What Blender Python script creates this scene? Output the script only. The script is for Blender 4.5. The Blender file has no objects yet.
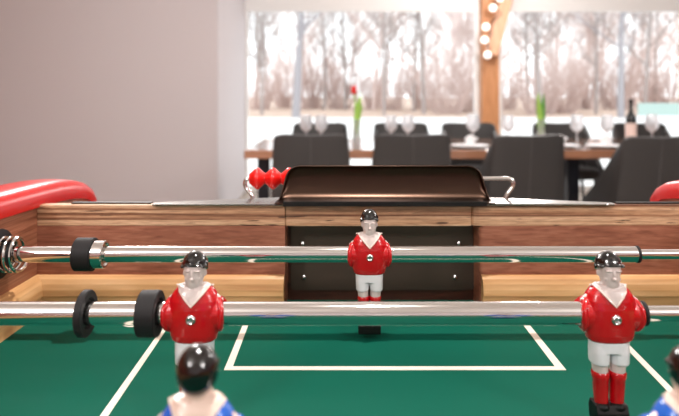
import bpy, bmesh, math, random
from mathutils import Vector, Matrix
random.seed(7)
SC = bpy.context.scene
COL = SC.collection
PI = math.pi
H = 1.11          # camera height above the floor
F = 600.0         # focal length in pixels of a 679 px wide frame
def PX(px, d): return (px - 339.5) / F * d
def PZ(py, d): return H - (py - 97.0) / F * d
def S(r, g, b):
    f = lambda c: (c / 255 / 12.92) if c / 255 <= .04045 else ((c / 255 + .055) / 1.055) ** 2.4
    return (f(r), f(g), f(b), 1)

# ------------------------------------------------------------------ materials
def mat(name, col, rough=.5, metal=0, spec=.5, coat=0, bump=None, trans=0, emit=None):
    m = bpy.data.materials.new(name); m.use_nodes = True
    nt = m.node_tree; b = nt.nodes['Principled BSDF']
    b.inputs['Base Color'].default_value = col
    b.inputs['Roughness'].default_value = rough
    b.inputs['Metallic'].default_value = metal
    b.inputs['Specular IOR Level'].default_value = spec
    b.inputs['Coat Weight'].default_value = coat
    b.inputs['Coat Roughness'].default_value = .06
    b.inputs['Transmission Weight'].default_value = trans
    if emit:
        b.inputs['Emission Color'].default_value = emit[0]
        b.inputs['Emission Strength'].default_value = emit[1]
    n = nt.nodes.new('ShaderNodeTexNoise'); tc = nt.nodes.new('ShaderNodeTexCoord')
    nt.links.new(tc.outputs['Object'], n.inputs['Vector'])
    sc, st, dist = bump if bump else (60, .02, .0005)
    n.inputs['Scale'].default_value = sc
    bp = nt.nodes.new('ShaderNodeBump'); bp.inputs['Strength'].default_value = st
    bp.inputs['Distance'].default_value = dist
    nt.links.new(n.outputs['Fac'], bp.inputs['Height']); nt.links.new(bp.outputs['Normal'], b.inputs['Normal'])
    return m

def grain(name, cols, scale=(1, 1, 1), nscale=8, rough=.45, detail=6, pos=None, streak=None, coat=0, dist=.4):
    """wood: noise stretched by `scale`, mapped through the colours; optional dark broken streaks"""
    m = bpy.data.materials.new(name); m.use_nodes = True
    nt = m.node_tree; b = nt.nodes['Principled BSDF']; L = nt.links.new
    b.inputs['Roughness'].default_value = rough; b.inputs['Coat Weight'].default_value = coat
    tc = nt.nodes.new('ShaderNodeTexCoord'); mp = nt.nodes.new('ShaderNodeMapping')
    mp.inputs['Scale'].default_value = scale
    L(tc.outputs['Object'], mp.inputs['Vector'])
    n = nt.nodes.new('ShaderNodeTexNoise'); n.inputs['Scale'].default_value = nscale
    n.inputs['Detail'].default_value = detail; n.inputs['Distortion'].default_value = dist
    L(mp.outputs['Vector'], n.inputs['Vector'])
    cr = nt.nodes.new('ShaderNodeValToRGB'); e = cr.color_ramp.elements
    pos = pos or [.3 + .4 * i / (len(cols) - 1) for i in range(len(cols))]
    e[0].position = pos[0]; e[0].color = cols[0]; e[1].position = pos[-1]; e[1].color = cols[-1]
    for p, c in list(zip(pos, cols))[1:-1]:
        k = e.new(p); k.color = c
    L(n.outputs['Fac'], cr.inputs['Fac'])
    out = cr.outputs['Color']
    if streak:
        mp2 = nt.nodes.new('ShaderNodeMapping'); mp2.inputs['Scale'].default_value = streak[0]
        L(tc.outputs['Object'], mp2.inputs['Vector'])
        n2 = nt.nodes.new('ShaderNodeTexNoise'); n2.inputs['Scale'].default_value = 1; n2.inputs['Detail'].default_value = 3
        L(mp2.outputs['Vector'], n2.inputs['Vector'])
        r2 = nt.nodes.new('ShaderNodeValToRGB')
        r2.color_ramp.elements[0].position = streak[1]; r2.color_ramp.elements[0].color = (0, 0, 0, 1)
        r2.color_ramp.elements[1].position = streak[1] + .05; r2.color_ramp.elements[1].color = (1, 1, 1, 1)
        L(n2.outputs['Fac'], r2.inputs['Fac'])
        mx = nt.nodes.new('ShaderNodeMix'); mx.data_type = 'RGBA'
        L(r2.outputs['Color'], mx.inputs[0]); L(out, mx.inputs[6]); mx.inputs[7].default_value = streak[2]
        out = mx.outputs[2]
    L(out, b.inputs['Base Color'])
    bp = nt.nodes.new('ShaderNodeBump'); bp.inputs['Strength'].default_value = .15; bp.inputs['Distance'].default_value = .0004
    L(n.outputs['Fac'], bp.inputs['Height']); L(bp.outputs['Normal'], b.inputs['Normal'])
    return m

def ply(name):
    """edge of plywood: horizontal plies of alternating tone, broken dark voids"""
    m = bpy.data.materials.new(name); m.use_nodes = True
    nt = m.node_tree; b = nt.nodes['Principled BSDF']; L = nt.links.new
    b.inputs['Roughness'].default_value = .42
    tc = nt.nodes.new('ShaderNodeTexCoord')
    def noise(scale, detail=4):
        mp = nt.nodes.new('ShaderNodeMapping'); mp.inputs['Scale'].default_value = scale
        L(tc.outputs['Object'], mp.inputs['Vector'])
        n = nt.nodes.new('ShaderNodeTexNoise'); n.inputs['Scale'].default_value = 1; n.inputs['Detail'].default_value = detail
        L(mp.outputs['Vector'], n.inputs['Vector']); return n
    def ramp(src, stops):
        cr = nt.nodes.new('ShaderNodeValToRGB'); e = cr.color_ramp.elements
        e[0].position, e[0].color = stops[0]; e[1].position, e[1].color = stops[-1]
        for p, c in stops[1:-1]:
            k = e.new(p); k.color = c
        L(src, cr.inputs['Fac']); return cr
    n1 = noise((2.5, 4, 330), 2)
    r1 = ramp(n1.outputs['Fac'], [(.32, S(112, 72, 50)), (.44, S(168, 118, 88)), (.55, S(200, 154, 118)), (.68, S(220, 180, 146))])
    n2 = noise((60, 60, 900), 4)
    r2 = ramp(n2.outputs['Fac'], [(.3, S(150, 120, 105)), (.6, (1, 1, 1, 1))])
    mx = nt.nodes.new('ShaderNodeMix'); mx.data_type = 'RGBA'; mx.blend_type = 'MULTIPLY'; mx.inputs[0].default_value = .55
    L(r1.outputs['Color'], mx.inputs[6]); L(r2.outputs['Color'], mx.inputs[7])
    n3 = noise((26, 26, 330), 2)
    r3 = ramp(n3.outputs['Fac'], [(.665, (0, 0, 0, 1)), (.70, (1, 1, 1, 1))])
    mx2 = nt.nodes.new('ShaderNodeMix'); mx2.data_type = 'RGBA'
    L(r3.outputs['Color'], mx2.inputs[0]); L(mx.outputs[2], mx2.inputs[6]); mx2.inputs[7].default_value = S(52, 30, 20)
    L(mx2.outputs[2], b.inputs['Base Color'])
    return m

M = {}
M['felt'] = mat('green_playfield', S(4, 84, 68), .62, spec=.12, bump=(900, .12, .0003))
M['line'] = mat('cream_marking', S(236, 226, 212), .5)
M['chrome'] = mat('chrome', S(222, 220, 218), .09, 1)
M['steel'] = mat('brushed_steel', S(160, 157, 154), .24, 1, bump=(500, .1, .0002))
M['screw'] = mat('screw_steel', S(205, 205, 205), .25, 1)
M['mahogany'] = grain('mahogany_panel', [S(126, 72, 54), S(154, 94, 73), S(178, 118, 94)], (16, 16, 130), 3, .42, 12, [.25, .5, .75])
M['mahogany_side'] = grain('mahogany_side_panel', [S(122, 72, 52), S(150, 92, 68), S(172, 114, 88)], (160, 5, 220), 3, .4, 8, [.3, .5, .7])
M['ply'] = ply('plywood_edge')
M['pine'] = grain('pale_strip_wood', [S(196, 144, 96), S(214, 164, 112), S(228, 182, 132)], (5, 5, 60), 2, .38, 5)
M['red_rail'] = mat('red_lacquer', S(184, 14, 12), .3, spec=.35)
M['bead'] = mat('red_bead_plastic', S(226, 24, 20), .25, coat=.3)
M['hood'] = mat('brown_metal', S(66, 50, 42), .3, 1, bump=(40, .15, .0006))
M['goalplate'] = mat('dark_metal_plate', S(76, 62, 54), .42, .4, bump=(200, .1, .0003))
M['goalwood'] = grain('dark_goal_wood', [S(58, 30, 20), S(86, 46, 32)], (6, 6, 40), 4, .5)
M['black'] = mat('black_trim', S(14, 13, 13), .5, spec=.3)
M['rubber'] = mat('black_rubber', S(28, 26, 28), .62, spec=.3, bump=(300, .2, .0004))
M['jersey_red'] = mat('red_enamel', S(184, 6, 18), .2, coat=.5, bump=(120, .08, .0006))
M['jersey_blue'] = mat('blue_enamel', S(24, 92, 190), .2, coat=.5, bump=(120, .08, .0006))
M['white_paint'] = mat('white_enamel', S(226, 226, 230), .28, coat=.3, bump=(120, .08, .0005))
M['skin_white'] = mat('off_white_face_enamel', S(208, 194, 190), .32, coat=.25, bump=(140, .1, .0005))
M['skin_tan'] = mat('pale_face_enamel', S(226, 200, 186), .32, coat=.25, bump=(140, .1, .0005))
M['collar'] = mat('cream_collar_enamel', S(226, 208, 198), .3, coat=.3)
M['hair'] = mat('black_hair_enamel', S(6, 6, 7), .1, coat=.6, bump=(330, .12, .0006))
M['hair_brown'] = mat('dark_brown_hair_enamel', S(12, 9, 9), .1, coat=.6, bump=(330, .12, .0006))
M['wall'] = mat('mauve_grey_wall_paint', S(208, 202, 205), .85, bump=(80, .05, .001))
M['white'] = mat('white_paint_trim', S(236, 234, 232), .5)
M['ceil'] = mat('white_ceiling_paint', S(240, 238, 236), .9)
M['brownwall'] = grain('brown_wall_panelling', [S(132, 78, 50), S(164, 102, 70)], (40, 40, 3), 2, .6)
M['floor'] = grain('pale_floor_boards', [S(150, 136, 122), S(186, 170, 154)], (30, 2, 2), 2, .35)
M['post'] = grain('golden_timber', [S(166, 106, 62), S(190, 130, 84), S(206, 150, 104)], (30, 30, 2), 2, .5)
M['brace'] = grain('pinkish_timber', [S(190, 138, 106), S(212, 164, 132)], (10, 10, 3), 2, .5)
M['leather'] = mat('charcoal_leather', S(56, 54, 54), .45, spec=.4, bump=(150, .25, .001))
M['stitch'] = mat('grey_seam', S(74, 72, 72), .6)
M['legmetal'] = mat('black_leg_metal', S(40, 40, 46), .35, .7)
M['tabletop'] = grain('brown_table_wood', [S(146, 100, 76), S(176, 126, 98)], (2, 30, 30), 2, .12, 5, coat=1)
M['plate'] = mat('white_china', S(240, 240, 242), .15)
M['napkin'] = mat('white_napkin', S(238, 238, 240), .8)
M['bottle'] = mat('dark_bottle_glass', S(14, 18, 16), .08, spec=.6)
M['label'] = mat('pale_bottle_paper', S(236, 214, 206), .7)
M['green'] = mat('tulip_leaf', S(158, 204, 92), .45)
M['green2'] = mat('stem_leaf', S(92, 160, 62), .45)
M['tulip'] = mat('red_tulip_petal', S(214, 40, 34), .4)
M['bulb'] = mat('lit_bulb', S(255, 250, 240), .4, emit=((1, .95, .88, 1), 1.0))
M['cable'] = mat('dark_cable', S(40, 34, 30), .6)
M['bark'] = mat('grey_brown_bark', S(156, 146, 143), .9, bump=(8, .4, .02))
M['bark2'] = mat('reddish_twigs', S(206, 186, 180), .9)
M['bark3'] = mat('pale_bark', S(150, 145, 148), .9)
M['ground'] = grain('pale_gravel', [S(206, 202, 198), S(226, 222, 220)], (1, 1, 1), 3, .9)
M['leaflitter'] = grain('leaf_litter', [S(168, 138, 122), S(196, 176, 160)], (1, 1, 1), 2, .95)
M['fence'] = mat('green_fence_paint', S(158, 178, 172), .7)
M['fencew'] = mat('white_low_wall', S(224, 226, 228), .7)

def glassy(name, ior_fac=.12, tint=(1, 1, 1, 1), power=0):
    m = bpy.data.materials.new(name); m.use_nodes = True; nt = m.node_tree; nt.nodes.clear(); L = nt.links.new
    o = nt.nodes.new('ShaderNodeOutputMaterial'); t = nt.nodes.new('ShaderNodeBsdfTransparent'); g = nt.nodes.new('ShaderNodeBsdfGlossy')
    g.inputs['Roughness'].default_value = .02 if power == 0 else .12; t.inputs['Color'].default_value = tint
    lw = nt.nodes.new('ShaderNodeLayerWeight'); lw.inputs['Blend'].default_value = ior_fac
    mx = nt.nodes.new('ShaderNodeMixShader')
    ad = nt.nodes.new('ShaderNodeMath'); ad.operation = 'MULTIPLY_ADD'; ad.inputs[1].default_value = 1-power; ad.inputs[2].default_value = power
    L(lw.outputs['Fresnel'], ad.inputs[0]); L(ad.outputs[0], mx.inputs[0]); L(t.outputs[0], mx.inputs[1]); L(g.outputs[0], mx.inputs[2]); L(mx.outputs[0], o.inputs[0])
    return m
M['pane'] = glassy('window_glass', .08, (.98, .99, .99, 1))
M['glass'] = glassy('drinking_glass', .6, (.97, .98, .98, 1), .3)
nt_ = M['glass'].node_tree; mx_ = [n for n in nt_.nodes if n.type == 'MIX_SHADER'][0]
tl_ = nt_.nodes.new('ShaderNodeBsdfTranslucent'); tl_.inputs['Color'].default_value = (.95, .97, 1, 1)
m2_ = nt_.nodes.new('ShaderNodeMixShader'); m2_.inputs[0].default_value = .3
nt_.links.new(tl_.outputs[0], m2_.inputs[1]); nt_.links.new([n for n in nt_.nodes if n.type == 'BSDF_GLOSSY'][0].outputs[0], m2_.inputs[2]); nt_.links.new(m2_.outputs[0], mx_.inputs[2])

# ------------------------------------------------------------------ helpers
def link(o, parent=None):
    COL.objects.link(o)
    if parent: o.parent = parent
    return o
def finish(bm, smooth):
    bmesh.ops.recalc_face_normals(bm, faces=bm.faces)
    for f in bm.faces: f.smooth = smooth
    if smooth:
        for e in bm.edges:
            if len(e.link_faces) == 2 and e.calc_face_angle(0) > .75: e.smooth = False
def obj(name, bm, m, parent=None, loc=(0, 0, 0), smooth=False, bevel=0, world=None):
    """world: the parent's world location, when bm is in world coordinates"""
    if world is not None:
        bmesh.ops.translate(bm, vec=-Vector(world), verts=bm.verts)
    finish(bm, smooth)
    me = bpy.data.meshes.new(name); bm.to_mesh(me); bm.free()
    me.materials.append(m)
    o = bpy.data.objects.new(name, me); o.location = loc
    link(o, parent)
    if bevel:
        md = o.modifiers.new('bevel', 'BEVEL'); md.width = bevel; md.segments = 2; md.limit_method = 'ANGLE'; md.angle_limit = .6
        md.harden_normals = False
    if smooth == 'auto': pass
    return o
def empty(name, loc, label, cat, group=None, rz=0):
    o = bpy.data.objects.new(name, None); o.empty_display_size = .05; o.location = loc; o.rotation_euler = (0, 0, rz)
    COL.objects.link(o); tag(o, label, cat, group); return o
def tag(o, label, cat, group=None, kind=None):
    o['label'] = label; o['category'] = cat
    if group: o['group'] = group
    if kind: o['kind'] = kind
    return o
def struct(o, label=None):
    o['kind'] = 'structure'
    if label: o['label'] = label
    return o
def dup(o, parent=None):
    c = o.copy(); COL.objects.link(c); c.parent = parent
    if parent is None:
        for k in ('label', 'category', 'group'):
            if k in o: c[k] = o[k]
    for ch in [x for x in COL.objects if x.parent == o]:
        dup(ch, c)
    return c
def B(): return bmesh.new()
def box(bm, x0, x1, y0, y1, z0, z1):
    vs = [bm.verts.new(p) for p in ((x0,y0,z0),(x1,y0,z0),(x1,y1,z0),(x0,y1,z0),(x0,y0,z1),(x1,y0,z1),(x1,y1,z1),(x0,y1,z1))]
    for f in ((0,3,2,1),(4,5,6,7),(0,1,5,4),(1,2,6,5),(2,3,7,6),(3,0,4,7)): bm.faces.new([vs[i] for i in f])
    return bm
def prism(bm, poly, axis, a, b):
    """extrude a 2-D polygon along axis between a and b.  axis 'x': poly=(y,z); 'y': (x,z); 'z': (x,y)"""
    def v(p, t): return {'x': (t, p[0], p[1]), 'y': (p[0], t, p[1]), 'z': (p[0], p[1], t)}[axis]
    A = [bm.verts.new(v(p, a)) for p in poly]; Bv = [bm.verts.new(v(p, b)) for p in poly]
    n = len(poly); bm.faces.new(A); bm.faces.new(Bv[::-1])
    for i in range(n): bm.faces.new((A[i], A[(i+1) % n], Bv[(i+1) % n], Bv[i]))
    return bm
def tube(bm, pts, rad, seg=12, cap=True):
    pts = [Vector(p) for p in pts]; n = len(pts)
    rads = rad if isinstance(rad, (list, tuple)) else [rad] * n
    rings = []; prev = None
    for i, p in enumerate(pts):
        t = (pts[min(i+1, n-1)] - pts[max(i-1, 0)]).normalized()
        if prev is None:
            a = Vector((0, 0, 1)) if abs(t.z) < .9 else Vector((1, 0, 0))
            u = t.cross(a).normalized()
        else:
            u = (prev - t * prev.dot(t)).normalized()
        prev = u; w = t.cross(u)
        rings.append([bm.verts.new(p + (u * math.cos(2*PI*k/seg) + w * math.sin(2*PI*k/seg)) * rads[i]) for k in range(seg)])
    for i in range(n-1):
        for k in range(seg): bm.faces.new((rings[i][k], rings[i][(k+1) % seg], rings[i+1][(k+1) % seg], rings[i+1][k]))
    if cap: bm.faces.new(rings[0][::-1]); bm.faces.new(rings[-1])
    return bm
def lathe(bm, prof, axis='z', at=(0, 0, 0), seg=24):
    """prof: list of (r, t) along the axis; closed at the ends when r==0"""
    at = Vector(at); rings = []
    for r, t in prof:
        if r < 1e-7:
            p = {'z': (0,0,t), 'x': (t,0,0), 'y': (0,t,0)}[axis]; rings.append([bm.verts.new(at + Vector(p))])
        else:
            ring = []
            for k in range(seg):
                c, s = r*math.cos(2*PI*k/seg), r*math.sin(2*PI*k/seg)
                p = {'z': (c,s,t), 'x': (t,c,s), 'y': (c,t,s)}[axis]; ring.append(bm.verts.new(at + Vector(p)))
            rings.append(ring)
    for a, b in zip(rings, rings[1:]):
        if len(a) == 1 and len(b) == 1: continue
        for k in range(seg):
            if len(a) == 1: bm.faces.new((a[0], b[k], b[(k+1) % seg]))
            elif len(b) == 1: bm.faces.new((a[k], a[(k+1) % seg], b[0]))
            else: bm.faces.new((a[k], a[(k+1) % seg], b[(k+1) % seg], b[k]))
    return bm
def ell(bm, c, r, seg=20, rings=12):
    prof = [(math.sin(PI*i/rings), -math.cos(PI*i/rings)) for i in range(rings+1)]
    prof[0] = (0, -1); prof[-1] = (0, 1)
    s = len(bm.verts); bm.verts.ensure_lookup_table()
    b2 = B(); lathe(b2, prof, 'z', seg=seg)
    bmesh.ops.scale(b2, vec=r, verts=b2.verts); bmesh.ops.translate(b2, vec=c, verts=b2.verts)
    me = bpy.data.meshes.new('t'); b2.to_mesh(me); b2.free(); bm.from_mesh(me); bpy.data.meshes.remove(me)
    return bm
def loft(bm, rings, seg=28):
    """rings: (z, cx, cy, rx, ry, power)"""
    R = []
    for z, cx, cy, rx, ry, p in rings:
        ring = []
        for k in range(seg):
            a = 2*PI*k/seg; c, s = math.cos(a), math.sin(a)
            ring.append(bm.verts.new((cx + rx*math.copysign(abs(c)**(2/p), c), cy + ry*math.copysign(abs(s)**(2/p), s), z)))
        R.append(ring)
    for a, b in zip(R, R[1:]):
        for k in range(seg): bm.faces.new((a[k], a[(k+1) % seg], b[(k+1) % seg], b[k]))
    bm.faces.new(R[0][::-1]); bm.faces.new(R[-1])
    return bm
def remesh(name, bm, m, voxel, smooth=3, scale=.001, parent=None, loc=(0, 0, 0)):
    """fuse overlapping closed shapes into ONE continuous surface"""
    bmesh.ops.recalc_face_normals(bm, faces=bm.faces)
    me = bpy.data.meshes.new(name); bm.to_mesh(me); bm.free()
    o = bpy.data.objects.new(name, me); COL.objects.link(o)
    r = o.modifiers.new('r', 'REMESH'); r.mode = 'VOXEL'; r.voxel_size = voxel; r.use_smooth_shade = True
    s = o.modifiers.new('s', 'SMOOTH'); s.iterations = smooth; s.factor = .5
    dg = bpy.context.evaluated_depsgraph_get(); dg.update()
    me2 = bpy.data.meshes.new_from_object(o.evaluated_get(dg))
    bpy.data.objects.remove(o); bpy.data.meshes.remove(me)
    me2.transform(Matrix.Scale(scale, 4))
    me2.name = name
    me2.materials.clear(); me2.materials.append(m)
    for p in me2.polygons: p.use_smooth = True
    o = bpy.data.objects.new(name, me2); o.location = loc
    return link(o, parent)
def bez(p0, p1, p2, p3, n=10):
    p0, p1, p2, p3 = map(Vector, (p0, p1, p2, p3))
    return [((1-t)**3)*p0 + 3*((1-t)**2)*t*p1 + 3*(1-t)*t*t*p2 + t**3*p3 for t in [i/n for i in range(n+1)]]

# ------------------------------------------------------------------ foosball table
DW = .62                               # end wall face
XL, XR = PX(37, DW), .4006             # inner faces of the side walls
ZF = H - .2205                         # playfield level
ZT = H - .1116                         # top of the end wall
ZRD = H - .1439                        # rod axis height
NEAR = -.62
TB = (0.044, 0.05, 0)
table = empty('foosball_table', TB, 'football table with green playfield, wooden walls and red side rails', 'football table')
def T(name, bm, m, smooth=False, bevel=0, parent=None): return obj(name, bm, m, parent or table, smooth=smooth, bevel=bevel, world=TB)

T('playfield', box(B(), XL-.01, XR+.01, NEAR, .66, ZF-.012, ZF), M['felt'])
# markings, laid on the playfield
def FP(px, py):
    d = .2205*F/(py-97); return (PX(px, d), d)
FZ = .0003
def line_poly(pts):
    bm = B(); prism(bm, pts, 'z', ZF, ZF+FZ); return bm
def ln(a, b, wa, wb):
    """line between pixels a and b on the field, pixel widths wa, wb"""
    return line_poly([FP(a[0]-wa/2, a[1]), FP(a[0]+wa/2, a[1]), FP(b[0]+wb/2, b[1]), FP(b[0]-wb/2, b[1])])
def ext(a, b, y):
    t = (y-a[1])/(b[1]-a[1]); return (a[0]+(b[0]-a[0])*t, y)
la, lb = (245.6, 325), (229, 367)
T('penalty_box_line', ln(ext(la, lb, 312), (227.7, 370.3), 4.9, 7.6), M['line'])
ra, rb = (527.2, 326), (559.6, 367)
T('penalty_box_line', ln(ext(ra, rb, 312), (562, 370.3), 5.6, 8.6), M['line'])
d1, d2 = FP(0, 367)[1], FP(0, 370.4)[1]
FZ = .0006
T('penalty_box_line', line_poly([(PX(225, d2), d2), (PX(565, d2), d2), (PX(562, d1), d1), (PX(228, d1), d1)]), M['line'])
oa, ob = (163.8, 330), (104.3, 416)
T('touch_line', ln(ext(oa, ob, 313), ext(oa, ob, 700), 4.4, 18), M['line'])
oa, ob = (627.6, 347), (676.5, 397)
T('touch_line', ln(ext(oa, ob, 313), ext(oa, ob, 700), 5, 18), M['line'])
bm = B(); cx_, cy_ = FP(136, 322)
n = 32
ri, ro = [], []
for k in range(n):
    a = 2*PI*k/n
    ri.append(bm.verts.new((cx_+.0105*math.cos(a), cy_+.0105*math.sin(a), ZF+.0003)))
    ro.append(bm.verts.new((cx_+.0135*math.cos(a), cy_+.0135*math.sin(a), ZF+.0003)))
for k in range(n): bm.faces.new((ri[k], ri[(k+1) % n], ro[(k+1) % n], ro[k]))
T('corner_spot_ring', bm, M['line'])

GL, GR = PX(285, DW), PX(480, DW)       # goal opening
ZB = PZ(226, DW)                         # underside of the plywood band
WT = .012
# end wall: mahogany panels either side of the goal, plywood band on top
T('end_wall_panel', box(B(), XL, GL, DW, DW+WT, ZF, ZB), M['mahogany'])
bm = B(); r = .004
poly = [(GR, DW+WT), (GR, DW+r)] + [(GR+r-r*math.cos(a), DW+r-r*math.sin(a)) for a in [PI/8*i for i in range(1, 5)]] + [(XR, DW), (XR, DW+WT)]
prism(bm, poly, 'z', ZF, ZB); T('end_wall_panel', bm, M['mahogany'])
T('plywood_band', box(B(), XL, GL, DW, DW+WT, ZB+.0002, ZT), M['ply'], bevel=.0006)
T('plywood_band', box(B(), GL+.0002, GR-.0088, DW+.0025, DW+WT+.004, ZB-.0006, ZT-.0006), M['ply'], bevel=.0005)
bm = B(); prism(bm, [(GR-.0085, DW+WT), (GR-.0085, DW+.005), (GR-.006, DW+.002), (GR-.001, DW), (XR, DW), (XR, DW+WT)], 'z', ZB+.0002, ZT)
T('plywood_band', bm, M['ply'])
# pale bullnose strip at the foot of the walls
zs = PZ(274.5, DW)
prof = [(0, 0), (0, zs-ZF), (-.0035, zs-ZF-.0006), (-.0065, zs-ZF-.003), (-.009, zs-ZF-.0075), (-.0105, zs-ZF-.013), (-.011, zs-ZF-.019), (-.0085, zs-ZF-.0195), (-.0085, 0)]
bm = B(); prism(bm, [(DW+p[0], ZF+p[1]) for p in prof], 'x', XL, GL-.0006); T('ball_strip', bm, M['pine'])
bm = B(); prism(bm, [(DW+p[0], ZF+p[1]) for p in prof], 'x', GR+.0012, XR); T('ball_strip', bm, M['pine'])
M['pine_side'] = grain('pale_side_strip_wood', [S(196, 144, 96), S(214, 164, 112), S(228, 182, 132)], (60, 5, 60), 2, .38, 5)
bm = B(); prism(bm, [(XL-p[0], ZF+p[1]) for p in prof], 'y', NEAR, DW-.0005); T('ball_strip', bm, M['pine_side'])
bm = B(); prism(bm, [(XR+p[0], ZF+p[1]) for p in prof], 'y', NEAR, DW-.0005); T('ball_strip', bm, M['pine_side'])
# goal box
GD = .652
T('goal_back', box(B(), GL-.012, GR+.012, GD, GD+.01, ZF-.03, ZT-.004), M['goalwood'])
T('goal_side', box(B(), GL-.006, GL-.0003, DW+WT, GD-.0003, ZF, ZT-.004), M['mahogany_side'])
T('goal_side', box(B(), GR+.0003, GR+.006, DW+WT, GD-.0003, ZF, ZT-.004), M['mahogany_side'])
bm = B()
x0, x1, z0, z1 = PX(291, GD), PX(476, GD)-.001, PZ(289.5, GD), PZ(229, GD)+.012
rr = .006
pl = [(x0, z1), (x0, z0+.002), (x0+.002, z0), (x1-rr, z0)] + [(x1-rr+rr*math.sin(a), z0+rr-rr*math.cos(a)) for a in [PI/10*i for i in range(1, 6)]] + [(x1-.004, z1)]
prism(bm, pl, 'y', GD-.0025, GD-.0003); gp = T('goal_plate', bm, M['goalplate'])
for sx, sy in ((302.5, 243.5), (458.5, 243), (304, 276.5), (454.5, 276.5)):
    b2 = B(); lathe(b2, [(.0001, -.0022), (.0016, -.0018), (.0026, -.0008), (.0028, 0), (0, 0)], 'y', (PX(sx, GD), GD-.0026, PZ(sy, GD)), 14)
    T('screw', b2, M['screw'], True, parent=gp).location = (0, 0, 0)
# side walls and the red rails capping them
for side in (-1, 1):
    xi = XL if side < 0 else XR
    xo = xi + side*.055
    a, b_ = sorted((xi, xo))
    bm = B()
    # silhouette along the depth: rounded drop at the far end
    zt = ZT - .0015
    pl = [(NEAR-.05, ZF-.2), (NEAR-.05, zt+.004), (.30, zt+.006), (.50, zt+.004), (.66, zt-.0010), (.715, zt-.005), (.745, zt-.011), (.765, zt-.02), (.775, zt-.035), (.775, ZF-.2)]
    prism(bm, pl, 'x', a, b_); T('side_wall', bm, M['mahogany_side'])
    # rail: half-round section swept over that silhouette
    path = [(-.60, .005), (0, .0056), (.30, .0055), (.40, .0048), (.48, .0038), (.55, .0024), (.60, .001), (.65, -.0008), (.68, -.0025), (.705, -.005), (.725, -.0083), (.742, -.0125), (.757, -.019), (.768, -.0275), (.773, -.037)]
    bm = B(); rings = []
    hw = .0275+.003
    for i, (y, dz) in enumerate(path):
        y0, y1 = path[max(i-1, 0)], path[min(i+1, len(path)-1)]
        t = Vector((0, y1[0]-y0[0], y1[1]-y0[1])).normalized(); nrm = Vector((0, -t.z, t.y))
        c = Vector(((xi+xo)/2, y, zt+dz-.001)); ring = []
        shrink = 1.0 if i < len(path)-3 else (.97, .9, .8)[i-len(path)+3]
        for k in range(21):
            an = PI*k/20; cx, sn = math.cos(an), math.sin(an)
            px = math.copysign(abs(cx)**.55, cx)*hw*shrink; pn = abs(sn)**.7*.0225
            ring.append(bm.verts.new(c + Vector((px, 0, 0)) + nrm*pn))
        ring.append(bm.verts.new(c + Vector((-(hw-.003)*shrink, 0, 0)) - nrm*.001)); ring.append(bm.verts.new(c + Vector(((hw-.003)*shrink, 0, 0)) - nrm*.001))
        rings.append(ring)
    for p, q in zip(rings, rings[1:]):
        for k in range(len(p)): bm.faces.new((p[k], p[(k+1) % len(p)], q[(k+1) % len(p)], q[k]))
    bm.faces.new(rings[0]); bm.faces.new(rings[-1][::-1])
    T('side_rail', bm, M['red_rail'], True)
# outer box
T('outer_end_panel', box(B(), XL, XR, .70, .72, ZF-.2, ZT-.022), M['mahogany'])
T('ball_return_floor', box(B(), XL, XR, DW+.034, .70, ZF-.03, ZF-.02), M['goalwood'])
T('near_end_wall', box(B(), XL, XR, NEAR-.02, NEAR-.001, ZF-.2, ZT), M['mahogany'])
T('cabinet_base', box(B(), XL, XR, NEAR, .70, ZF-.2, ZF-.19), M['goalwood'])
# thin black edging on the end wall outside the steel plates
T('black_edging', box(B(), PX(73, .63), PX(152, .63), DW+.006, DW+.013, ZT, ZT+.0014), M['black'])
T('black_edging', box(B(), PX(615, .63), XR, DW+.006, DW+.013, ZT, ZT+.0014), M['black'])
# steel plates either side of the hood
for a, b_, inner in ((152, 282, 1), (486, 615, 0)):
    bm = B(); xa_, xb_ = PX(a, .614), PX(b_, .614)
    da, db = (.622, .655) if inner else (.655, .622)
    prism(bm, [(xa_, .614), (xb_, .614), (xb_, db), (xa_, da)], 'z', ZT+.0002, ZT+.0025)
    T('top_plate', bm, M['steel'], bevel=.0006)
bm = B(); lathe(bm, [(.0001, -.002), (.0012, -.0015), (.0013, 0), (0, 0)], 'y', (PX(607, .614), .6138, ZT+.0013), 10); T('plate_screw', bm, M['screw'], True)
# brown goal hood: a dished sheet, flaring into the plates at both ends
NX, NT = 72, 18
xa, xb = 276.5, 491.5
prof = [(0, 0), (.0015, -.0005), (.006, .0008), (.013, .0015), (.020, .0035), (.026, .0085), (.0295, .0145), (.0315, .021), (.032, .027), (.031, .032), (.029, .0352), (.0275, .0362)]
def pr(t):
    f = t*(len(prof)-1); i = min(int(f), len(prof)-2); f -= i
    return prof[i][0]*(1-f)+prof[i+1][0]*f, prof[i][1]*(1-f)+prof[i+1][1]*f
bm = B(); g = []
us = [.0045*i for i in range(27)] + [.135, .16, .2] + [.25+.5*i/20 for i in range(21)]
us += [1-u for u in reversed(us[:30])]
for i, u in enumerate(us):
    px = xa+(xb-xa)*u
    e = min(px-xa, xb-px)/16.5; 
    tb = [(0, 0), (2, .02), (3.5, .07), (5.5, .22), (7.5, .46), (9.5, .70), (11.5, .83), (14, .91), (18, .97), (23, 1), (999, 1)]
    v = max(0, e*16.5)
    for (a0, g0), (a1, g1) in zip(tb, tb[1:]):
        if a0 <= v <= a1: gz = g0+(g1-g0)*(v-a0)/(a1-a0)
    pass
    col = []
    for j in range(NT+1):
        dd, zz = pr(j/NT)
        x = PX(px, .63); y = .6125+.72*dd*(.55+.45*gz)
        col.append(bm.verts.new((x, y, ZT+.0028+max(zz, 0)*gz + (0 if j else -.0012))))
    g.append(col)
for a, b_ in zip(g, g[1:]):
    for j in range(NT): bm.faces.new((a[j], a[j+1], b_[j+1], b_[j]))
hood = T('goal_hood', bm, M['hood'], True)
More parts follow.
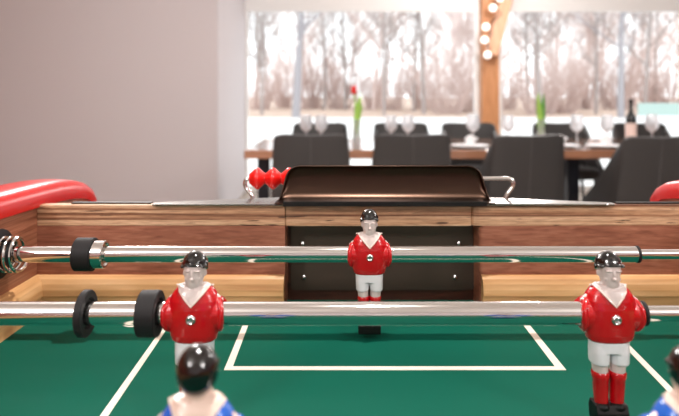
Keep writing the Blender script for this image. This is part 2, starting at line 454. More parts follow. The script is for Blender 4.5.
md = hood.modifiers.new('s', 'SOLIDIFY'); md.thickness = .0014; md.offset = 0
T('hood_gap_shade', box(B(), PX(283, .611), PX(487, .611), .6100, .6124, ZT+.0002, ZT+.0052), M['black'], bevel=.0004)  # black strip standing in for the shadow gap under the hood's front edge
# score wire with red beads
DB = .652
zc = PZ(178.5, DB)
def q(px, py): return (PX(px, DB), DB, PZ(py, DB))
pts = bez(q(253.8, 201), q(252.5, 192), q(243.5, 189), q(245, 182.5), 10)[:-1] + bez(q(245, 182.5), q(245.5, 178.6), q(248, 178.4), q(254, 178.5), 6)
pts += bez(q(260, 178.5), q(340, 178.5), q(420, 178.5), q(503, 178.5), 6)
pts += bez(q(507, 178.5), q(514, 178.5), q(515, 184), q(511, 189), 8) + bez(q(509, 191.5), q(506.5, 195), q(505, 198), q(504, 202), 5)
bm = B(); tube(bm, pts, .0022, 12); T('score_wire', bm, M['chrome'], True)
for px in (257.4, 273.2, 289.0):
    c = (PX(px, DB), DB, zc); w = .0084
    b2 = B(); lathe(b2, [(.0024, -w), (.0058, -w), (.0066, -w*.85), (.0086, -w*.58), (.0105, -w*.34), (.0116, -w*.18), (.0120, 0), (.0116, w*.18), (.0105, w*.34), (.0086, w*.58), (.0066, w*.85), (.0058, w), (.0024, w), (.0024, -w)], 'x', c, 28)
    T('score_bead', b2, M['bead'], True)
# bearings in the side wall for the rods
for d in (.549, .399, .249):
    for xi, s in ((XL, 1), (XR, -1)):
        b2 = B(); lathe(b2, [(.0078, 0), (.0225, 0), (.023, s*.001), (.0225, s*.003), (.015, s*.0045), (.0078, s*.0045), (.0078, 0)], 'x', (xi, d, ZRD), 28)
        T('rod_bearing', b2, M['rubber'], True)
# legs down to the floor
for x in (XL-.02, XR+.02):
    for y in (NEAR+.05, .70):
        b2 = B(); prism(b2, [(x-.035, y-.035), (x+.035, y-.035), (x+.035, y+.035), (x-.035, y+.035)], 'z', 0, ZF-.2)
        T('leg', b2, M['mahogany_side'], bevel=.003)

# ------------------------------------------------------------------ players (mm, origin on the rod axis, front towards -y)
JR = [(-17, 13.2, 8.4), (-15.5, 14.6, 9.4), (-12, 15.6, 10.3), (-6, 16.4, 10.8), (0, 16.8, 10.9), (5, 16.8, 10.6), (10, 16.0, 9.8), (14, 14.2, 8.6), (17, 12.0, 7.2), (19.2, 9.4, 5.4)]
def jr(z):
    z = max(JR[0][0], min(JR[-1][0], z))
    for a, b in zip(JR, JR[1:]):
        if z <= b[0]:
            t = (z-a[0])/(b[0]-a[0]); return a[1]*(1-t)+b[1]*t, a[2]*(1-t)+b[2]*t
def surf(x, z, off):
    rx, ry = jr(z); k = max(0, 1-(abs(x)/rx)**2.5)
    return ry*k**(1/2.5)+off
def vpatch(bm, sgn, tip, top, w, off=.9):
    NZ, NXp = 14, 12
    G = []
    for i in range(NZ+1):
        z = tip+(top-tip)*i/NZ; hw = .3+(w-.3)*(i/NZ); row = []
        for j in range(NXp+1):
            x = -hw+2*hw*j/NXp
            row.append((bm.verts.new((x, sgn*surf(x, z, off), z)), bm.verts.new((x, 0, z))))
        G.append(row)
    for i in range(NZ):
        for j in range(NXp):
            for s in (0, 1): bm.faces.new((G[i][j][s], G[i][j+1][s], G[i+1][j+1][s], G[i+1][j][s]))
        for j in (0, NXp): bm.faces.new((G[i][j][0], G[i+1][j][0], G[i+1][j][1], G[i][j][1]))
    for i in (0, NZ):
        for j in range(NXp): bm.faces.new((G[i][j][0], G[i][j][1], G[i][j+1][1], G[i][j+1][0]))

def make_player(team):
    red = team == 'red'
    skin = M['skin_white'] if red else M['skin_tan']
    hair = M['hair'] if red else M['hair_brown']
    bm = B()
    # head
    loft(bm, [(17.6, 0, -3.6, 2.2, 2.0, 2), (18.4, 0, -3.2, 3.9, 3.6, 2.1), (20.5, 0, -2.2, 5.3, 5.4, 2.2), (24, 0, -1.2, 6.0, 6.6, 2.2), (28, 0, -.6, 6.6, 7.2, 2.2), (32, 0, -.2, 7.0, 7.6, 2.1), (36, 0, .2, 6.6, 7.0, 2), (39, 0, .3, 4.6, 5, 2), (40.2, 0, .3, 2.0, 2.4, 2)])
    ell(bm, (0, -8.2, 25.2), (1.3, 2.2, 1.4)); ell(bm, (0, -7.8, 27.6), (.8, 1.5, 2.8))      # nose
    for s in (-1, 1):
        ell(bm, (s*2.9, -7.1, 30.2), (2.4, 1.5, .75))                                           # brow
        ell(bm, (s*2.7, -6.3, 28.0), (1.35, 1.1, .75))                                           # eyeball
        ell(bm, (s*3.6, -5.2, 24.6), (1.8, 1.5, 1.8))                                           # cheek
        ell(bm, (s*6.8, .3, 27.2), (.9, 1.6, 2.2))                                              # ear
    ell(bm, (0, -6.6, 22.8), (2.3, 1.2, .5)); ell(bm, (0, -6.3, 21.5), (1.8, 1.2, .5))            # lips
    ell(bm, (0, -5.2, 19.3), (2.1, 1.5, 1.2))                                                   # chin
    loft(bm, [(8, 0, 0, 5.6, 5.4, 2), (17, 0, .2, 4.9, 5.0, 2), (26, 0, .6, 4.9, 5.2, 2)])      # neck
    # torso core and legs
    loft(bm, [(-20, 0, 0, 10.5, 6.5, 2.3), (-10, 0, 0, 13.2, 7.8, 2.4), (8, 0, 0, 14, 7.8, 2.4), (16, 0, 0, 11.5, 6.5, 2.3), (20.3, 0, 0, 7, 4.6, 2.2)])
    for s in (-1, 1):
        loft(bm, [(-61, s*5.0, -.2, 3.6, 4.2, 2), (-50, s*5.2, 0, 4.3, 5.0, 2), (-40, s*5.5, 0, 4.5, 5.4, 2), (-33, s*5.8, 0, 4.9, 5.9, 2), (-16, s*6, 0, 5.6, 6.5, 2)])
        tube(bm, [(s*11, 0, 12), (s*16.4, 0, 9), (s*16.6, 0, -5)], [3.5, 2.2, 2.0], 10)         # arms inside the sleeves
    vpatch(bm, -1, 8.2, 19.6, 10.2)
    vpatch(bm, 1, 9.5, 19.6, 12.0)
    body = remesh('player_figure', bm, skin, .42, 1)
    # hair: shell over the skull, low at the back
    bm = B(); ell(bm, (0, .9, 31.0), (8.35 if red else 8.8, 8.9 if red else 9.4, 10.5), 32, 22)
    geom = bm.verts[:]+bm.edges[:]+bm.faces[:]
    cut = bmesh.ops.bisect_plane(bm, geom=geom, plane_co=(0, -7.6, 33.2 if red else 31.4), plane_no=Vector((0, .42, 1)) if red else Vector((0, .62, 1)), clear_inner=True)
    bmesh.ops.holes_fill(bm, edges=[e for e in bm.edges if e.is_boundary])
    ell(bm, (0, -6.6, 33.6), (5.8, 1.9, 1.0))
    for s in (-1, 1): ell(bm, (s*6.8, -3.2, 32.4), (1.7, 3.4, 1.2))
    for k in range(46):                                                                         # modelled locks
        a = random.uniform(0, 2*PI); e = random.uniform(.25, 1.35)
        p = Vector((math.cos(a)*math.cos(e)*7.9, .9+math.sin(a)*math.cos(e)*8.4, 31+math.sin(e)*9.9))
        if p.z > 32.5: ell(bm, p*.985, (1.3, 1.3, .8), 10, 6)
    hr = remesh('hair', bm, hair, .5, 1, parent=body)
    # jersey with short sleeves clasping the rod
    bm = B(); loft(bm, [(z, 0, 0, rx, ry, 2.5) for z, rx, ry in JR], 40)
    for s in (-1, 1):
        b2 = B(); lathe(b2, [(0, s*12), (10.2, s*12), (10.2, s*15.6), (10.0, s*16.4), (10.4, s*16.9), (11.2, s*17.2), (11.7, s*18.0), (11.5, s*19.0), (10.8, s*19.7), (9.4, s*20.1), (0, s*20.2)], 'x', seg=40)
        bmesh.ops.scale(b2, vec=(1, .86, 1), verts=b2.verts)
        for v in b2.verts:                                                                      # the shoulder slopes in towards the neck
            if v.co.z > 5: v.co.x -= s*(v.co.z-5)*.42
            if v.co.z < -4: v.co.x += s*(v.co.z+4)*.22
        t_ = bpy.data.meshes.new('t'); b2.to_mesh(t_); b2.free(); bm.from_mesh(t_); bpy.data.meshes.remove(t_)
    js = remesh('jersey', bm, M['jersey_red'] if red else M['jersey_blue'], .5, 2, parent=body)
    # collar piping along the V
    bm = B()
    pts = [(-10.2, 19.2), (-7.8, 16.6), (-5.0, 13.4), (-2.2, 10.3), (0, 7.9), (2.2, 10.3), (5.0, 13.4), (7.8, 16.6), (10.2, 19.2)]
    tube(bm, [(x, -surf(x, z, .75), z) for x, z in pts], .6, 8)
    pts = [(-11.6, 19), (-8, 15.6), (-4, 12), (0, 9.2), (4, 12), (8, 15.6), (11.6, 19)]
    tube(bm, [(x, surf(x, z, .75), z) for x, z in pts], .6, 8)
    bmesh.ops.scale(bm, vec=(.001,)*3, verts=bm.verts)
    obj('collar', bm, M['collar'], body, smooth=True)['label'] = 'cream collar edge'
    # shorts
    bm = B(); loft(bm, [(-15, 0, 0, 12.2, 8.0, 2.5), (-18, 0, 0, 12.6, 8.4, 2.5), (-24, 0, 0, 12.4, 8.3, 2.6)])
    for s in (-1, 1): loft(bm, [(-32.4, s*6.35, 0, 5.3, 7.2, 2.3), (-31.5, s*6.35, 0, 5.8, 7.7, 2.3), (-24, s*6.3, 0, 6.1, 8.0, 2.4), (-20, s*6.1, 0, 6.0, 7.6, 2.4)])
    remesh('shorts', bm, M['white_paint'], .55, 2, parent=body)
    # socks with a turned-down top
    bm = B()
    for s in (-1, 1):
        loft(bm, [(-61, s*5.0, -.2, 4.1, 4.8, 2), (-52, s*5.2, 0, 4.6, 5.4, 2), (-42.5, s*5.4, 0, 5.0, 6.1, 2), (-41.5, s*5.4, 0, 5.5, 6.5, 2), (-38.5, s*5.5, 0, 5.5, 6.5, 2), (-37.6, s*5.5, 0, 4.8, 5.8, 2)], 20)
    bmesh.ops.scale(bm, vec=(.001,)*3, verts=bm.verts)
    obj('socks', bm, M['jersey_red'] if red else M['jersey_blue'], body, smooth=True)
    # black shoe block
    bm = B()
    prism(bm, [(-6.5, -71), (6.5, -71), (7.5, -63), (5.5, -58.5), (-5.0, -58.5), (-7.5, -63.5)], 'x', -10.2, 10.2)
    for s in (-1, 1): ell(bm, (s*5.1, -1.5, -60), (4.4, 6.0, 3.2))
    sb = remesh('shoe_block', bm, M['black'], .55, 1, parent=body)
    # chest screw
    bm = B(); lathe(bm, [(0, -9.6), (3.4, -9.6), (3.4, -11.0), (3.15, -11.8), (2.7, -12.4), (2.1, -12.7), (1.6, -12.4), (1.5, -11.0), (0, -11.0)], 'y', (0, 0, -.3), 20)
    bmesh.ops.scale(bm, vec=(.001,)*3, verts=bm.verts)
    obj('screw', bm, M['screw'], body, smooth=True)
    return body

def rod(name, d, label, cat, tube_r, inner_end, r=.0074, rt=.0046, left=-.44):
    loc = (0, d, ZRD)
    root = empty(name, loc, label, cat)
    bm = B(); lathe(bm, [(0, left), (r, left), (r, tube_r-.0004), (r-.001, tube_r), (0, tube_r)], 'x', seg=40); obj('rod_tube', bm, M['chrome'], root, smooth=True)
    bm = B(); lathe(bm, [(rt+.0002, tube_r+.0001), (r+.0004, tube_r+.0001), (r+.0004, tube_r+.0022), (rt+.0002, tube_r+.0022), (rt+.0002, tube_r+.0001)], 'x', seg=32); obj('end_ring', bm, M['rubber'], root, smooth=True)
    bm = B(); lathe(bm, [(0, tube_r+.0002), (rt, tube_r+.0002), (rt, inner_end), (0, inner_end)], 'x', seg=32); obj('inner_rod', bm, M['chrome'], root, smooth=True)
    return root
def bumper(root, x0, x1, r, name='rubber_bumper', m='rubber', ri=.0074):
    bm = B(); e = .0006
    lathe(bm, [(ri, x0), (r-e, x0), (r, x0+e), (r, x1-e), (r-e, x1), (ri+.003, x1), (ri+.002, x1-.002), (ri, x1-.002), (ri, x0)], 'x', seg=40)
    o = obj(name, bm, M[m], root, smooth=True)
    return o

gk = rod('goalkeeper_rod', .549, 'chrome rod with one red goalkeeper figure in front of the goal', 'football table rod', .271, .56)
df = rod('defender_rod', .399, 'chrome rod with two red figures, a black bumper and a black washer', 'football table rod', .2005, .56, r=.0076, rt=.005)
bl = rod('attacker_rod', .249, 'chrome rod carrying blurred blue figures seen from behind at the bottom edge', 'football table rod', .30, .56)
pl0 = make_player('red'); pl0.parent = gk; pl0.location = (PX(369.3, .549), 0, 0)
for x in (-.0962, .1790):
    p = dup(pl0, df); p.location = (x, 0, 0); p.scale = (1.03, 1.03, 1.0)
pb = make_player('blue'); pb.parent = bl; pb.rotation_euler = (0, 0, PI); pb.location = (PX(198, .249), 0, 0)
p = dup(pb, bl); p.location = (PX(691, .249), 0, 0)
# goalkeeper rod fittings
bumper(gk, -.2405, -.2242, .0150)
bumper(gk, -.2242, -.2140, .0127, 'shaft_collar', 'chrome')
bm = B(); pts = []
for k in range(0, 3*24+1):
    a = 2*PI*k/24; pts.append((XL+.004+.0175*k/72, .0150*math.cos(a), .0150*math.sin(a)))
tube(bm, pts, .0016, 8); obj('spring', bm, M['chrome'], gk, smooth=True)
bm = B(); lathe(bm, [(.0074, XL+.0046), (.0105, XL+.0046), (.0105, XL+.012), (.0074, XL+.012), (.0074, XL+.0046)], 'x', seg=28); obj('bushing', bm, M['rubber'], gk, smooth=True)
# defender rod fittings
bumper(df, -.1322, -.1197, .0150)
bumper(df, -.1712, -.1664, .0152, 'rubber_washer')

# ------------------------------------------------------------------ room shell
YW = 7.0          # window wall
def R(name, bm, m, bevel=0): return struct(obj(name, bm, m, bevel=bevel))
XLW, XRW, YB, ZC = -3.12, 5.6, -3.4, 2.6
R('floor', box(B(), XLW-.1, XRW+.1, YB-.1, YW+.1, -.1, 0), M['floor'])
R('ceiling', box(B(), XLW-.1, XRW+.1, YB-.1, YW+.1, ZC, ZC+.1), M['ceil'])
R('wall_left', box(B(), XLW-.1, XLW, YB, YW+.1, 0, ZC), M['brownwall'])
R('wall_right', box(B(), XRW, XRW+.1, YB, YW+.1, 0, ZC), M['wall'])
R('wall_rear', box(B(), XLW, XRW, YB-.1, YB, 0, ZC), M['wall'])
XP = PX(245, YW)  # right face of the wall pier
YP = 5.44
R('wall_front', box(B(), XLW, XP, YP, YW-.002, 0, ZC), M['wall'])
ztop = PZ(8, YW)
R('wall_back', box(B(), XP, XRW, YW, YW+.12, ztop+.02, ZC), M['white'])
def window(name, x0, x1, label, mull=()):
    bm = B(); y0, y1 = YW, YW+.07; fw = .06
    box(bm, x0, x1, y0, y1, ztop-.04, ztop+.02); box(bm, x0, x1, y0, y1, 0, .07)
    box(bm, x0, x0+fw, y0, y1, .07, ztop-.04); box(bm, x1-fw, x1, y0, y1, .07, ztop-.04)
    for m_ in mull: box(bm, m_-fw/2, m_+fw/2, y0, y1, .07, ztop-.04)
    f = struct(obj(name, bm, M['white'], bevel=.004), label)
    b2 = B(); box(b2, x0+fw, x1-fw, YW+.03, YW+.036, .07, ztop-.04)
    obj('window_pane', b2, M['pane'], f)
    return f
window('window_1', XP-.03, PX(480, YW), 'white framed window left of the timber post')
window('window_2', PX(497, YW), XRW, 'white framed window right of the timber post', (4.75,))
R('trim_1', box(B(), PX(480.5, 6.93), PX(497.5, 6.93), 6.85, 6.995, 0, ZC), M['post'], .006)['label'] = 'upright golden timber post between the two windows'
# diagonal brace
a = Vector((PX(492, 6.7), 6.7, PZ(54, 6.7))); b_ = Vector((PX(515, 6.7), 6.7, ZC-.005))
w = .07
bm = B(); prism(bm, [(a.x-w, a.z+.02), (a.x+w*.75, a.z-.03), (b_.x+w, b_.z), (b_.x-w, b_.z)], 'y', 6.64, 6.76)
R('trim_2', bm, M['brace'], .005)['label'] = 'diagonal pinkish timber brace beside the upright post'
# string of bulbs round the brace
sl = empty('string_light', (a.x, 6.58, a.z), 'string of round lit bulbs wound round the diagonal brace', 'string light')
wp = [(506, -6), (493, 3), (501, 14), (486, 27), (492, 34), (484.5, 40), (490, 48), (487.5, 55)]
bm = B(); tube(bm, [(PX(x, 6.6), 6.6, PZ(y, 6.6)) for x, y in wp], .006, 6)
obj('cable', bm, M['cable'], sl, world=sl.location)
for x, y in ((500, -2), (493, 8), (486, 27), (484.5, 40), (487.5, 55)):
    bm = B(); ell(bm, (PX(x, 6.57), 6.57, PZ(y, 6.57)), (.042, .042, .042)); obj('bulb', bm, M['bulb'], sl, smooth=True, world=sl.location)

# ------------------------------------------------------------------ dining table
TD0, TD1 = 4.07, 5.2
TX0, TX1 = PX(244, TD0), 3.9
dt = empty('dining_table', ((TX0+TX1)/2, (TD0+TD1)/2, 0), 'long brown dining table set for a meal', 'table')
obj('tabletop', box(B(), TX0, TX1, TD0, TD1, .69, .75), M['tabletop'], dt, world=dt.location, bevel=.004)
for x in (TX0+.12, 1.62, TX1-.12):
    for y in (TD0+.12, TD1-.12):
        obj('leg', box(B(), x-.04, x+.04, y-.04, y+.04, 0, .69), M['legmetal'], dt, world=dt.location, bevel=.004)
# chairs: origin at floor, sitter faces +y, so the camera sees the back
def make_chair():
    root = empty('dining_chair', (0, 0, 0), 'x', 'chair')
    bm = B(); NS, NZ = 28, 14; G = []
    for i in range(NZ+1):
        t = i/NZ; z = .40+.47*t; wd = .248-.028*t**1.5
        wing = .36*(1-t)**1.35+.015; lean = -.05*t
        row = []
        for j in range(NS+1):
            s = -1+2*j/NS; a = abs(s)
            x = math.copysign(wd*min(1, (1-(1-min(a/.66, 1))**1.0)), s) if a < .66 else math.copysign(wd, s)
            y = lean + .02*(min(a/.66, 1))**3 + (0 if a < .66 else wing*((a-.66)/.34))
            zz = z
            if t > .75 and a > .5: zz -= (.05*((t-.75)/.25)**2)*((a-.5)/.5)**1.5
            zz += .012*(a-.3)*(t**4) if a < .66 else 0
            row.append(bm.verts.new((x, y, zz)))
        G.append(row)
    for r0, r1 in zip(G, G[1:]):
        for j in range(NS): bm.faces.new((r0[j], r0[j+1], r1[j+1], r1[j]))
    o = obj('backrest', bm, M['leather'], root, smooth=True)
    md = o.modifiers.new('s', 'SOLIDIFY'); md.thickness = .035; md.offset = 0
    md = o.modifiers.new('b', 'BEVEL'); md.width = .012; md.segments = 3; md.limit_method = 'ANGLE'; md.angle_limit = .9
    bm = B(); tube(bm, [(0, -.0185-.05*t, .41+.455*t) for t in [i/8 for i in range(9)]], .0035, 6); obj('back_seam', bm, M['stitch'], root, smooth=True)
    bm = B(); loft(bm, [(.40, 0, .2, .20, .18, 5), (.41, 0, .2, .222, .2, 5), (.46, 0, .2, .226, .205, 5), (.485, 0, .2, .215, .195, 4), (.495, 0, .2, .17, .16, 3)]); obj('seat', bm, M['leather'], root, smooth=True)
    for sx in (-1, 1):
        for sy in (0, 1):
            bm = B(); tube(bm, [(sx*.17, .06+.28*sy, .40), (sx*.21, .02+.36*sy, 0)], [.014, .010], 10); obj('leg', bm, M['legmetal'], root, smooth=True)
    return root
ch0 = make_chair()
near = [(311, 3.86, 0, 'charcoal leather dining chair, near side, directly above the red score beads'),
        (412, 3.86, 0, 'charcoal leather dining chair, near side, second from left, behind the brown goal hood'),
        (527, 3.80, .16, 'charcoal leather dining chair, near side, behind the bare bent score wire'),
        (655, 3.66, .16, 'charcoal leather dining chair, near side, at the right edge by the wine bottle')]
for i, (px, d, rz, lab) in enumerate(near):
    c = ch0 if i == 0 else dup(ch0)
    c.location = (PX(px, d), d, 0); c.rotation_euler = (0, 0, rz); c['label'] = lab; c['group'] = 'chairs on the near side of the dining table'
far = [(320, 'far side dining chair, leftmost, mostly hidden behind the two left wine glasses'),
       (401, 'far side dining chair just right of the red tulip'),
       (469, 'far side dining chair in front of the timber post'),
       (560, 'far side dining chair right of the green leaves in the vase'),
       (640, 'far side dining chair behind the wine bottle')]
for px, lab in far:
    c = dup(ch0); d = 5.5; c.location = (PX(px, d), d, 0); c.rotation_euler = (0, 0, PI); c['label'] = lab; c['group'] = 'chairs on the far side of the dining table'
    c.scale = (1.03, 1, 1.0)

# table setting
def wine_glass(px, d, s, label):
    prof = [(0, 0), (.034, 0), (.034, .002), (.006, .006), (.0038, .012), (.0038, .085), (.010, .092), (.028, .105), (.040, .125), (.0425, .145), (.040, .175), (.034, .205), (.033, .205), (.039, .175), (.0412, .145), (.0388, .126), (.027, .107), (.009, .095), (0, .093)]
    bm = B(); lathe(bm, [(r*s, z*s) for r, z in prof], seg=24)
    return tag(obj('wine_glass', bm, M['glass'], loc=(PX(px, d), d, .7501), smooth=True), label, 'wine glass', 'wine glasses on the dining table')
for px, d, s, lab in ((306, 4.5, 1.1, 'wine glass above the leftmost near chair, left one of a pair'),
                      (321, 4.45, 1.1, 'wine glass above the leftmost near chair, right one of a pair'),
                      (391, 4.5, 1.08, 'wine glass above the second near chair, left one of a pair'),
                      (408, 4.45, 1.08, 'wine glass above the second near chair, right one of a pair'),
                      (473, 4.4, 1.15, 'wine glass below the timber post, beside the white plate'),
                      (508, 4.5, 1.08, 'wine glass right of the timber post, above the third near chair'),
                      (577, 4.4, 1.12, 'wine glass between the vase with green leaves and the bottle'),
                      (607, 4.45, 1.1, 'wine glass just left of the wine bottle'),
                      (652, 4.45, 1.12, 'wine glass just right of the wine bottle')):
    wine_glass(px, d, s, lab)
def plate(px, d, r, label):
    bm = B(); lathe(bm, [(0, 0), (r*.6, 0), (r, .016), (r, .019), (r*.62, .005), (0, .004)], seg=32)
    return tag(obj('plate', bm, M['plate'], loc=(PX(px, d), d, .7501), smooth=True), label, 'plate', 'plates on the dining table')
def napkin(px, d, label):
    bm = B(); n = 12; pts = []
    loft(bm, [(0, 0, 0, .045, .045, 2), (.01, 0, 0, .05, .05, 2), (.035, 0, 0, .03, .025, 1.6), (.06, .01, 0, .05, .02, 1.2), (.085, .0, 0, .008, .008, 2)], 24)
    return tag(obj('napkin', bm, M['napkin'], loc=(PX(px, d), d, .7555), smooth=True), label, 'napkin', 'folded napkins on the plates')
for i, px in enumerate((331, 428, 470, 560, 605)):
    w_ = ('above the leftmost near chair', 'at the right corner of the second near chair', 'below the timber post', 'above the third near chair', 'in the gap between the two right near chairs')[i]
    plate(px, 4.27 + .03*(i % 2), .135, 'white plate on the dining table ' + w_)
    napkin(px, 4.27 + .03*(i % 2), 'white folded napkin standing on the plate ' + w_)
# bottle
bt = empty('wine_bottle', (PX(631, 4.5), 4.5, .7501), 'dark wine bottle with pale label on the dining table', 'bottle')
bm = B(); lathe(bm, [(0, 0), (.037, 0), (.038, .004), (.038, .195), (.034, .215), (.018, .242), (.0145, .255), (.0145, .325), (.0165, .326), (.0165, .342), (.013, .344), (0, .344)], seg=28); obj('bottle_body', bm, M['bottle'], bt, smooth=True)
bm = B(); lathe(bm, [(.0384, .045), (.0390, .045), (.0390, .165), (.0384, .165)], seg=28); obj('bottle_label', bm, M['label'], bt, smooth=True)
# tulip vases
def vase(px, d, label, flower):
    v = empty('tulip_vase' if flower else 'leaf_vase', (PX(px, d), d, .7501), label, 'vase')
    bm = B(); lathe(bm, [(0, 0), (.03, 0), (.034, .01), (.028, .08), (.022, .15), (.026, .19), (.0245, .19), (.0205, .15), (.0265, .08), (.032, .012), (0, .006)], seg=24); obj('vase_glass', bm, M['glass'], v, smooth=True)
    bm = B(); tube(bm, bez((0, 0, .02), (.004, 0, .2), (-.004, 0, .3), (-.018, 0, .39), 8), .0045, 8); obj('stem', bm, M['green'], v, smooth=True)
    for k, (dx, h, lean) in enumerate(((.0, .36, .035), (.01, .30, -.02), (-.006, .25, .055)) if flower else ((0, .34, -.03), (.012, .36, .012), (-.008, .28, .04))):
        bm = B(); n = 10; L_ = []
        for i in range(n+1):
            t = i/n; w_ = .022*math.sin(PI*min(1, .12+t*.88))**.8*(1.0 if k else 1.15)
            c = Vector((dx+lean*t*t, .006*k-.006, .08+(h-.0)*t*.86))
            L_.append([bm.verts.new(c+Vector((-w_, .006, 0))), bm.verts.new(c+Vector((0, -.004, 0))), bm.verts.new(c+Vector((w_, .006, 0)))])
        for p0, p1 in zip(L_, L_[1:]):
            for j in (0, 1): bm.faces.new((p0[j], p0[j+1], p1[j+1], p1[j]))
        o = obj('leaf', bm, M['green'] if k != 1 else M['green2'], v, smooth=True); md = o.modifiers.new('s', 'SOLIDIFY'); md.thickness = .0015
    if flower:
        bm = B()
        for k in range(6):
            a = 2*PI*k/6; ell(bm, (-.02+.011*math.cos(a), .011*math.sin(a), .415), (.013, .013, .034), 12, 8)
        obj('flower', bm, M['tulip'], v, smooth=True)
vase(356.5, 4.6, 'glass vase with one red tulip and pale green leaves', True)
vase(541, 4.6, 'glass vase with green leaves standing in front of the right window', False)

# ------------------------------------------------------------------ outdoors
ZG = -.12
struct(obj('ground', box(B(), -60, 90, YW+.13, 36, ZG-.1, ZG), M['ground']), 'pale gravel terrace outside the windows')
struct(obj('woodland_floor', box(B(), -400, 500, 36, 900, ZG-.1, ZG+.02), M['leaflitter']), 'leaf strewn woodland ground')
def tree_mesh(seed, h, r0, kids, fork=0, m=None):
    rnd = random.Random(seed); bm = B()
    def branch(p, dirv, length, rad, depth, n=6):
        pts = [p]; rads = [rad]; d = dirv.normalized()
        for i in range(n):
            d = (d + Vector((rnd.uniform(-1, 1), rnd.uniform(-1, 1), rnd.uniform(-.2, .5)))*(.07 if depth == 0 else .2)).normalized()
            pts.append(pts[-1]+d*length/n); rads.append(rad*(1-(i+1)/n*.72))
        tube(bm, pts, rads, 7 if depth == 0 else 4, cap=True)
        if depth < 3:
            for k in range(kids[depth]):
                t = rnd.uniform(.22 if depth == 0 else .2, 1); i = min(int(t*n), n-1)
                q_ = pts[i].lerp(pts[i+1], t*n-i)
                ang = rnd.uniform(0, 2*PI); up = rnd.uniform(.3, 1.2)
                dv = Vector((math.cos(ang), math.sin(ang), up)) + d*.3
                branch(q_, dv, length*(.34 if depth == 0 else .5)*rnd.uniform(.6, 1.2), max(rads[i]*(.38 if depth == 0 else .5), .012), depth+1, 4)
    branch(Vector((0, 0, 0)), Vector((rnd.uniform(-.1, .1), rnd.uniform(-.05, .05), 1)), h, r0, 0, 9)
    finish(bm, True)
    me = bpy.data.meshes.new('bare_tree'); bm.to_mesh(me); bm.free(); me.materials.append(m or M['bark']); return me
tm = [tree_mesh(11, 15, .23, (22, 6, 4), m=M['bark3']), tree_mesh(12, 12, .10, (26, 6, 4), m=M['bark']), tree_mesh(13, 13, .13, (28, 6, 4), m=M['bark']), tree_mesh(14, 12, .10, (30, 7, 4), m=M['bark2'])]
def tree(px, d, mi, s, label, group=None, rz=None):
    d *= 2.1; s *= 1.15; o = bpy.data.objects.new('bare_tree', tm[mi]); link(o); o.location = (PX(px, d), d, ZG)
    o.rotation_euler = (0, 0, random.uniform(0, 6.28) if rz is None else rz); o.scale = (s, s, s)
    tag(o, label, 'tree', group)
    return o
tree(296, 17, 0, 1.0, 'thickest bare tree trunk outside the left window, left of the tulip')
tree(262, 19, 1, 1.0, 'slender bare tree nearest the left edge of the left window')
tree(384, 18, 1, .9, 'thin leaning bare tree right of the tulip')
tree(424, 20, 2, 1, 'forked bare tree in the right half of the left window')
tree(540, 18, 2, .95, 'bare tree directly behind the green leaves in the vase')
tree(596, 20, 1, 1.0, 'slender bare tree left of the wine bottle')
tree(621, 17, 0, .8, 'straight grey bare trunk just left of the wine bottle')
tree(645, 19, 1, 1.0, 'thin bare tree right of the wine bottle')
rnd = random.Random(5)
for k in range(44):
    px = 236+ (k+.5)/44*470 + rnd.uniform(-9, 9); d = rnd.uniform(24, 48)
    left = px < 489
    tree(px, d, rnd.choice((1, 2, 3, 3)), rnd.uniform(.9, 1.5), 'bare leafless tree in the distant wood outside the %s window' % ('left' if left else 'right'), 'distant trees outside the %s window' % ('left' if left else 'right'))
# low bare shrubs
def shrub_mesh(seed):
    rnd = random.Random(seed); bm = B()
    for k in range(70):
        a = rnd.uniform(0, 2*PI); r = rnd.uniform(0, .5)
        p = Vector((r*math.cos(a), r*math.sin(a), 0)); d = Vector((math.cos(a)*rnd.uniform(.1, .8), math.sin(a)*rnd.uniform(.1, .8), 1))
        L_ = rnd.uniform(1.2, 3.4); q_ = p+d.normalized()*L_*.5; e = q_+(d+Vector((rnd.uniform(-.5, .5), rnd.uniform(-.5, .5), 0))).normalized()*L_*.5
        tube(bm, [p, q_, e], [.022, .016, .008], 4)
        for j in range(5):
            s = p.lerp(e, rnd.uniform(.3, .95)); tube(bm, [s, s+Vector((rnd.uniform(-.5, .5), rnd.uniform(-.5, .5), rnd.uniform(.1, .6)))], [.01, .004], 3)
    finish(bm, True); me = bpy.data.meshes.new('bare_shrub'); bm.to_mesh(me); bm.free(); me.materials.append(M['bark2']); return me
sm = [shrub_mesh(1), shrub_mesh(2)]
for k in range(16):
    px = 240+(k+.5)/16*450+rnd.uniform(-6, 6); d = rnd.uniform(42, 70); left = px < 489
    o = bpy.data.objects.new('bare_shrub', sm[k % 2]); link(o); o.location = (PX(px, d), d, ZG); o.rotation_euler = (0, 0, rnd.uniform(0, 6)); s = rnd.uniform(1.5, 2.8); o.scale = (s, s, s)
    tag(o, 'reddish bare shrub at the edge of the wood outside the %s window' % ('left' if left else 'right'), 'shrub', 'shrubs outside the %s window' % ('left' if left else 'right'))
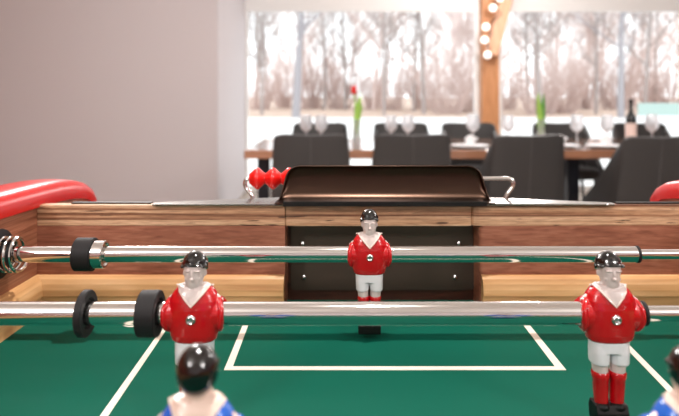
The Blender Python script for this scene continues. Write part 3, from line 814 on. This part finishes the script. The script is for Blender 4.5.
# fence beyond the right window
fx0, fx1, fd = PX(638, 32), PX(760, 32), 32.0
fe = empty('garden_fence', ((fx0+fx1)/2, fd, ZG), 'pale green board fence on a white base right of the wine bottle', 'fence')
obj('fence_board', box(B(), fx0, fx1, fd, fd+.05, PZ(116, fd), PZ(103, fd)), M['fence'], fe, world=fe.location)
obj('fence_base', box(B(), fx0, fx1, fd-.05, fd+.1, ZG, PZ(116, fd)), M['fencew'], fe, world=fe.location)

# ------------------------------------------------------------------ light
wd = bpy.data.worlds.new('overcast_sky'); SC.world = wd; wd.use_nodes = True; nt = wd.node_tree
bg = nt.nodes['Background']; bg.inputs['Color'].default_value = (.93, .97, 1, 1); bg.inputs['Strength'].default_value = 2.7
def area(name, loc, rot, size, power, col=(1, 1, 1), shape='DISK', sy=None):
    l = bpy.data.lights.new(name, 'AREA'); l.shape = shape; l.size = size; l.energy = power; l.color = col
    if sy: l.size_y = sy
    o = bpy.data.objects.new(name, l); COL.objects.link(o); o.location = loc; o.rotation_euler = rot; return o
area('ceiling_lamp_over_table', (.1, .50, 2.5), (0, 0, 0), .07, 26, (1, .96, .90))
def fill_point(name, loc, power, col=(1, .965, .94), rad=.16):  # added fill from unseen point lights, brightens the ceiling, walls and rod reflections
    l = bpy.data.lights.new(name, 'POINT'); l.energy = power; l.color = col; l.shadow_soft_size = rad
    o = bpy.data.objects.new(name, l); COL.objects.link(o); o.location = loc; return o
fill_point('fill_light', (-1.2, -1.2, 2.15), 70)
fill_point('fill_light', (1.8, -1.2, 2.15), 70)
fill_point('fill_light', (-.9, 2.7, 2.15), 85)
fill_point('fill_light', (2.2, 2.2, 2.15), 50)
fill_point('fill_light', (1.6, 5.4, 2.2), 75)

# ------------------------------------------------------------------ camera
cam = bpy.data.cameras.new('camera'); co = bpy.data.objects.new('camera', cam); COL.objects.link(co)
co.location = (0, 0, H); co.rotation_euler = (PI/2, 0, 0)
cam.sensor_width = 36; cam.lens = F/679*36; cam.shift_y = -(208-97)/679; cam.clip_start = .02; cam.clip_end = 2000
cam.dof.use_dof = True; cam.dof.focus_distance = .50; cam.dof.aperture_fstop = 7.5
SC.camera = co
vs = SC.view_settings; vs.view_transform = 'Standard'; vs.look = 'None'; vs.gamma = 1; vs.exposure = 0; vs.use_curve_mapping = False
SC.cycles.use_denoising = True
SC.cycles.max_bounces = 10; SC.cycles.transparent_max_bounces = 16
SC.cycles.sample_clamp_indirect = 6
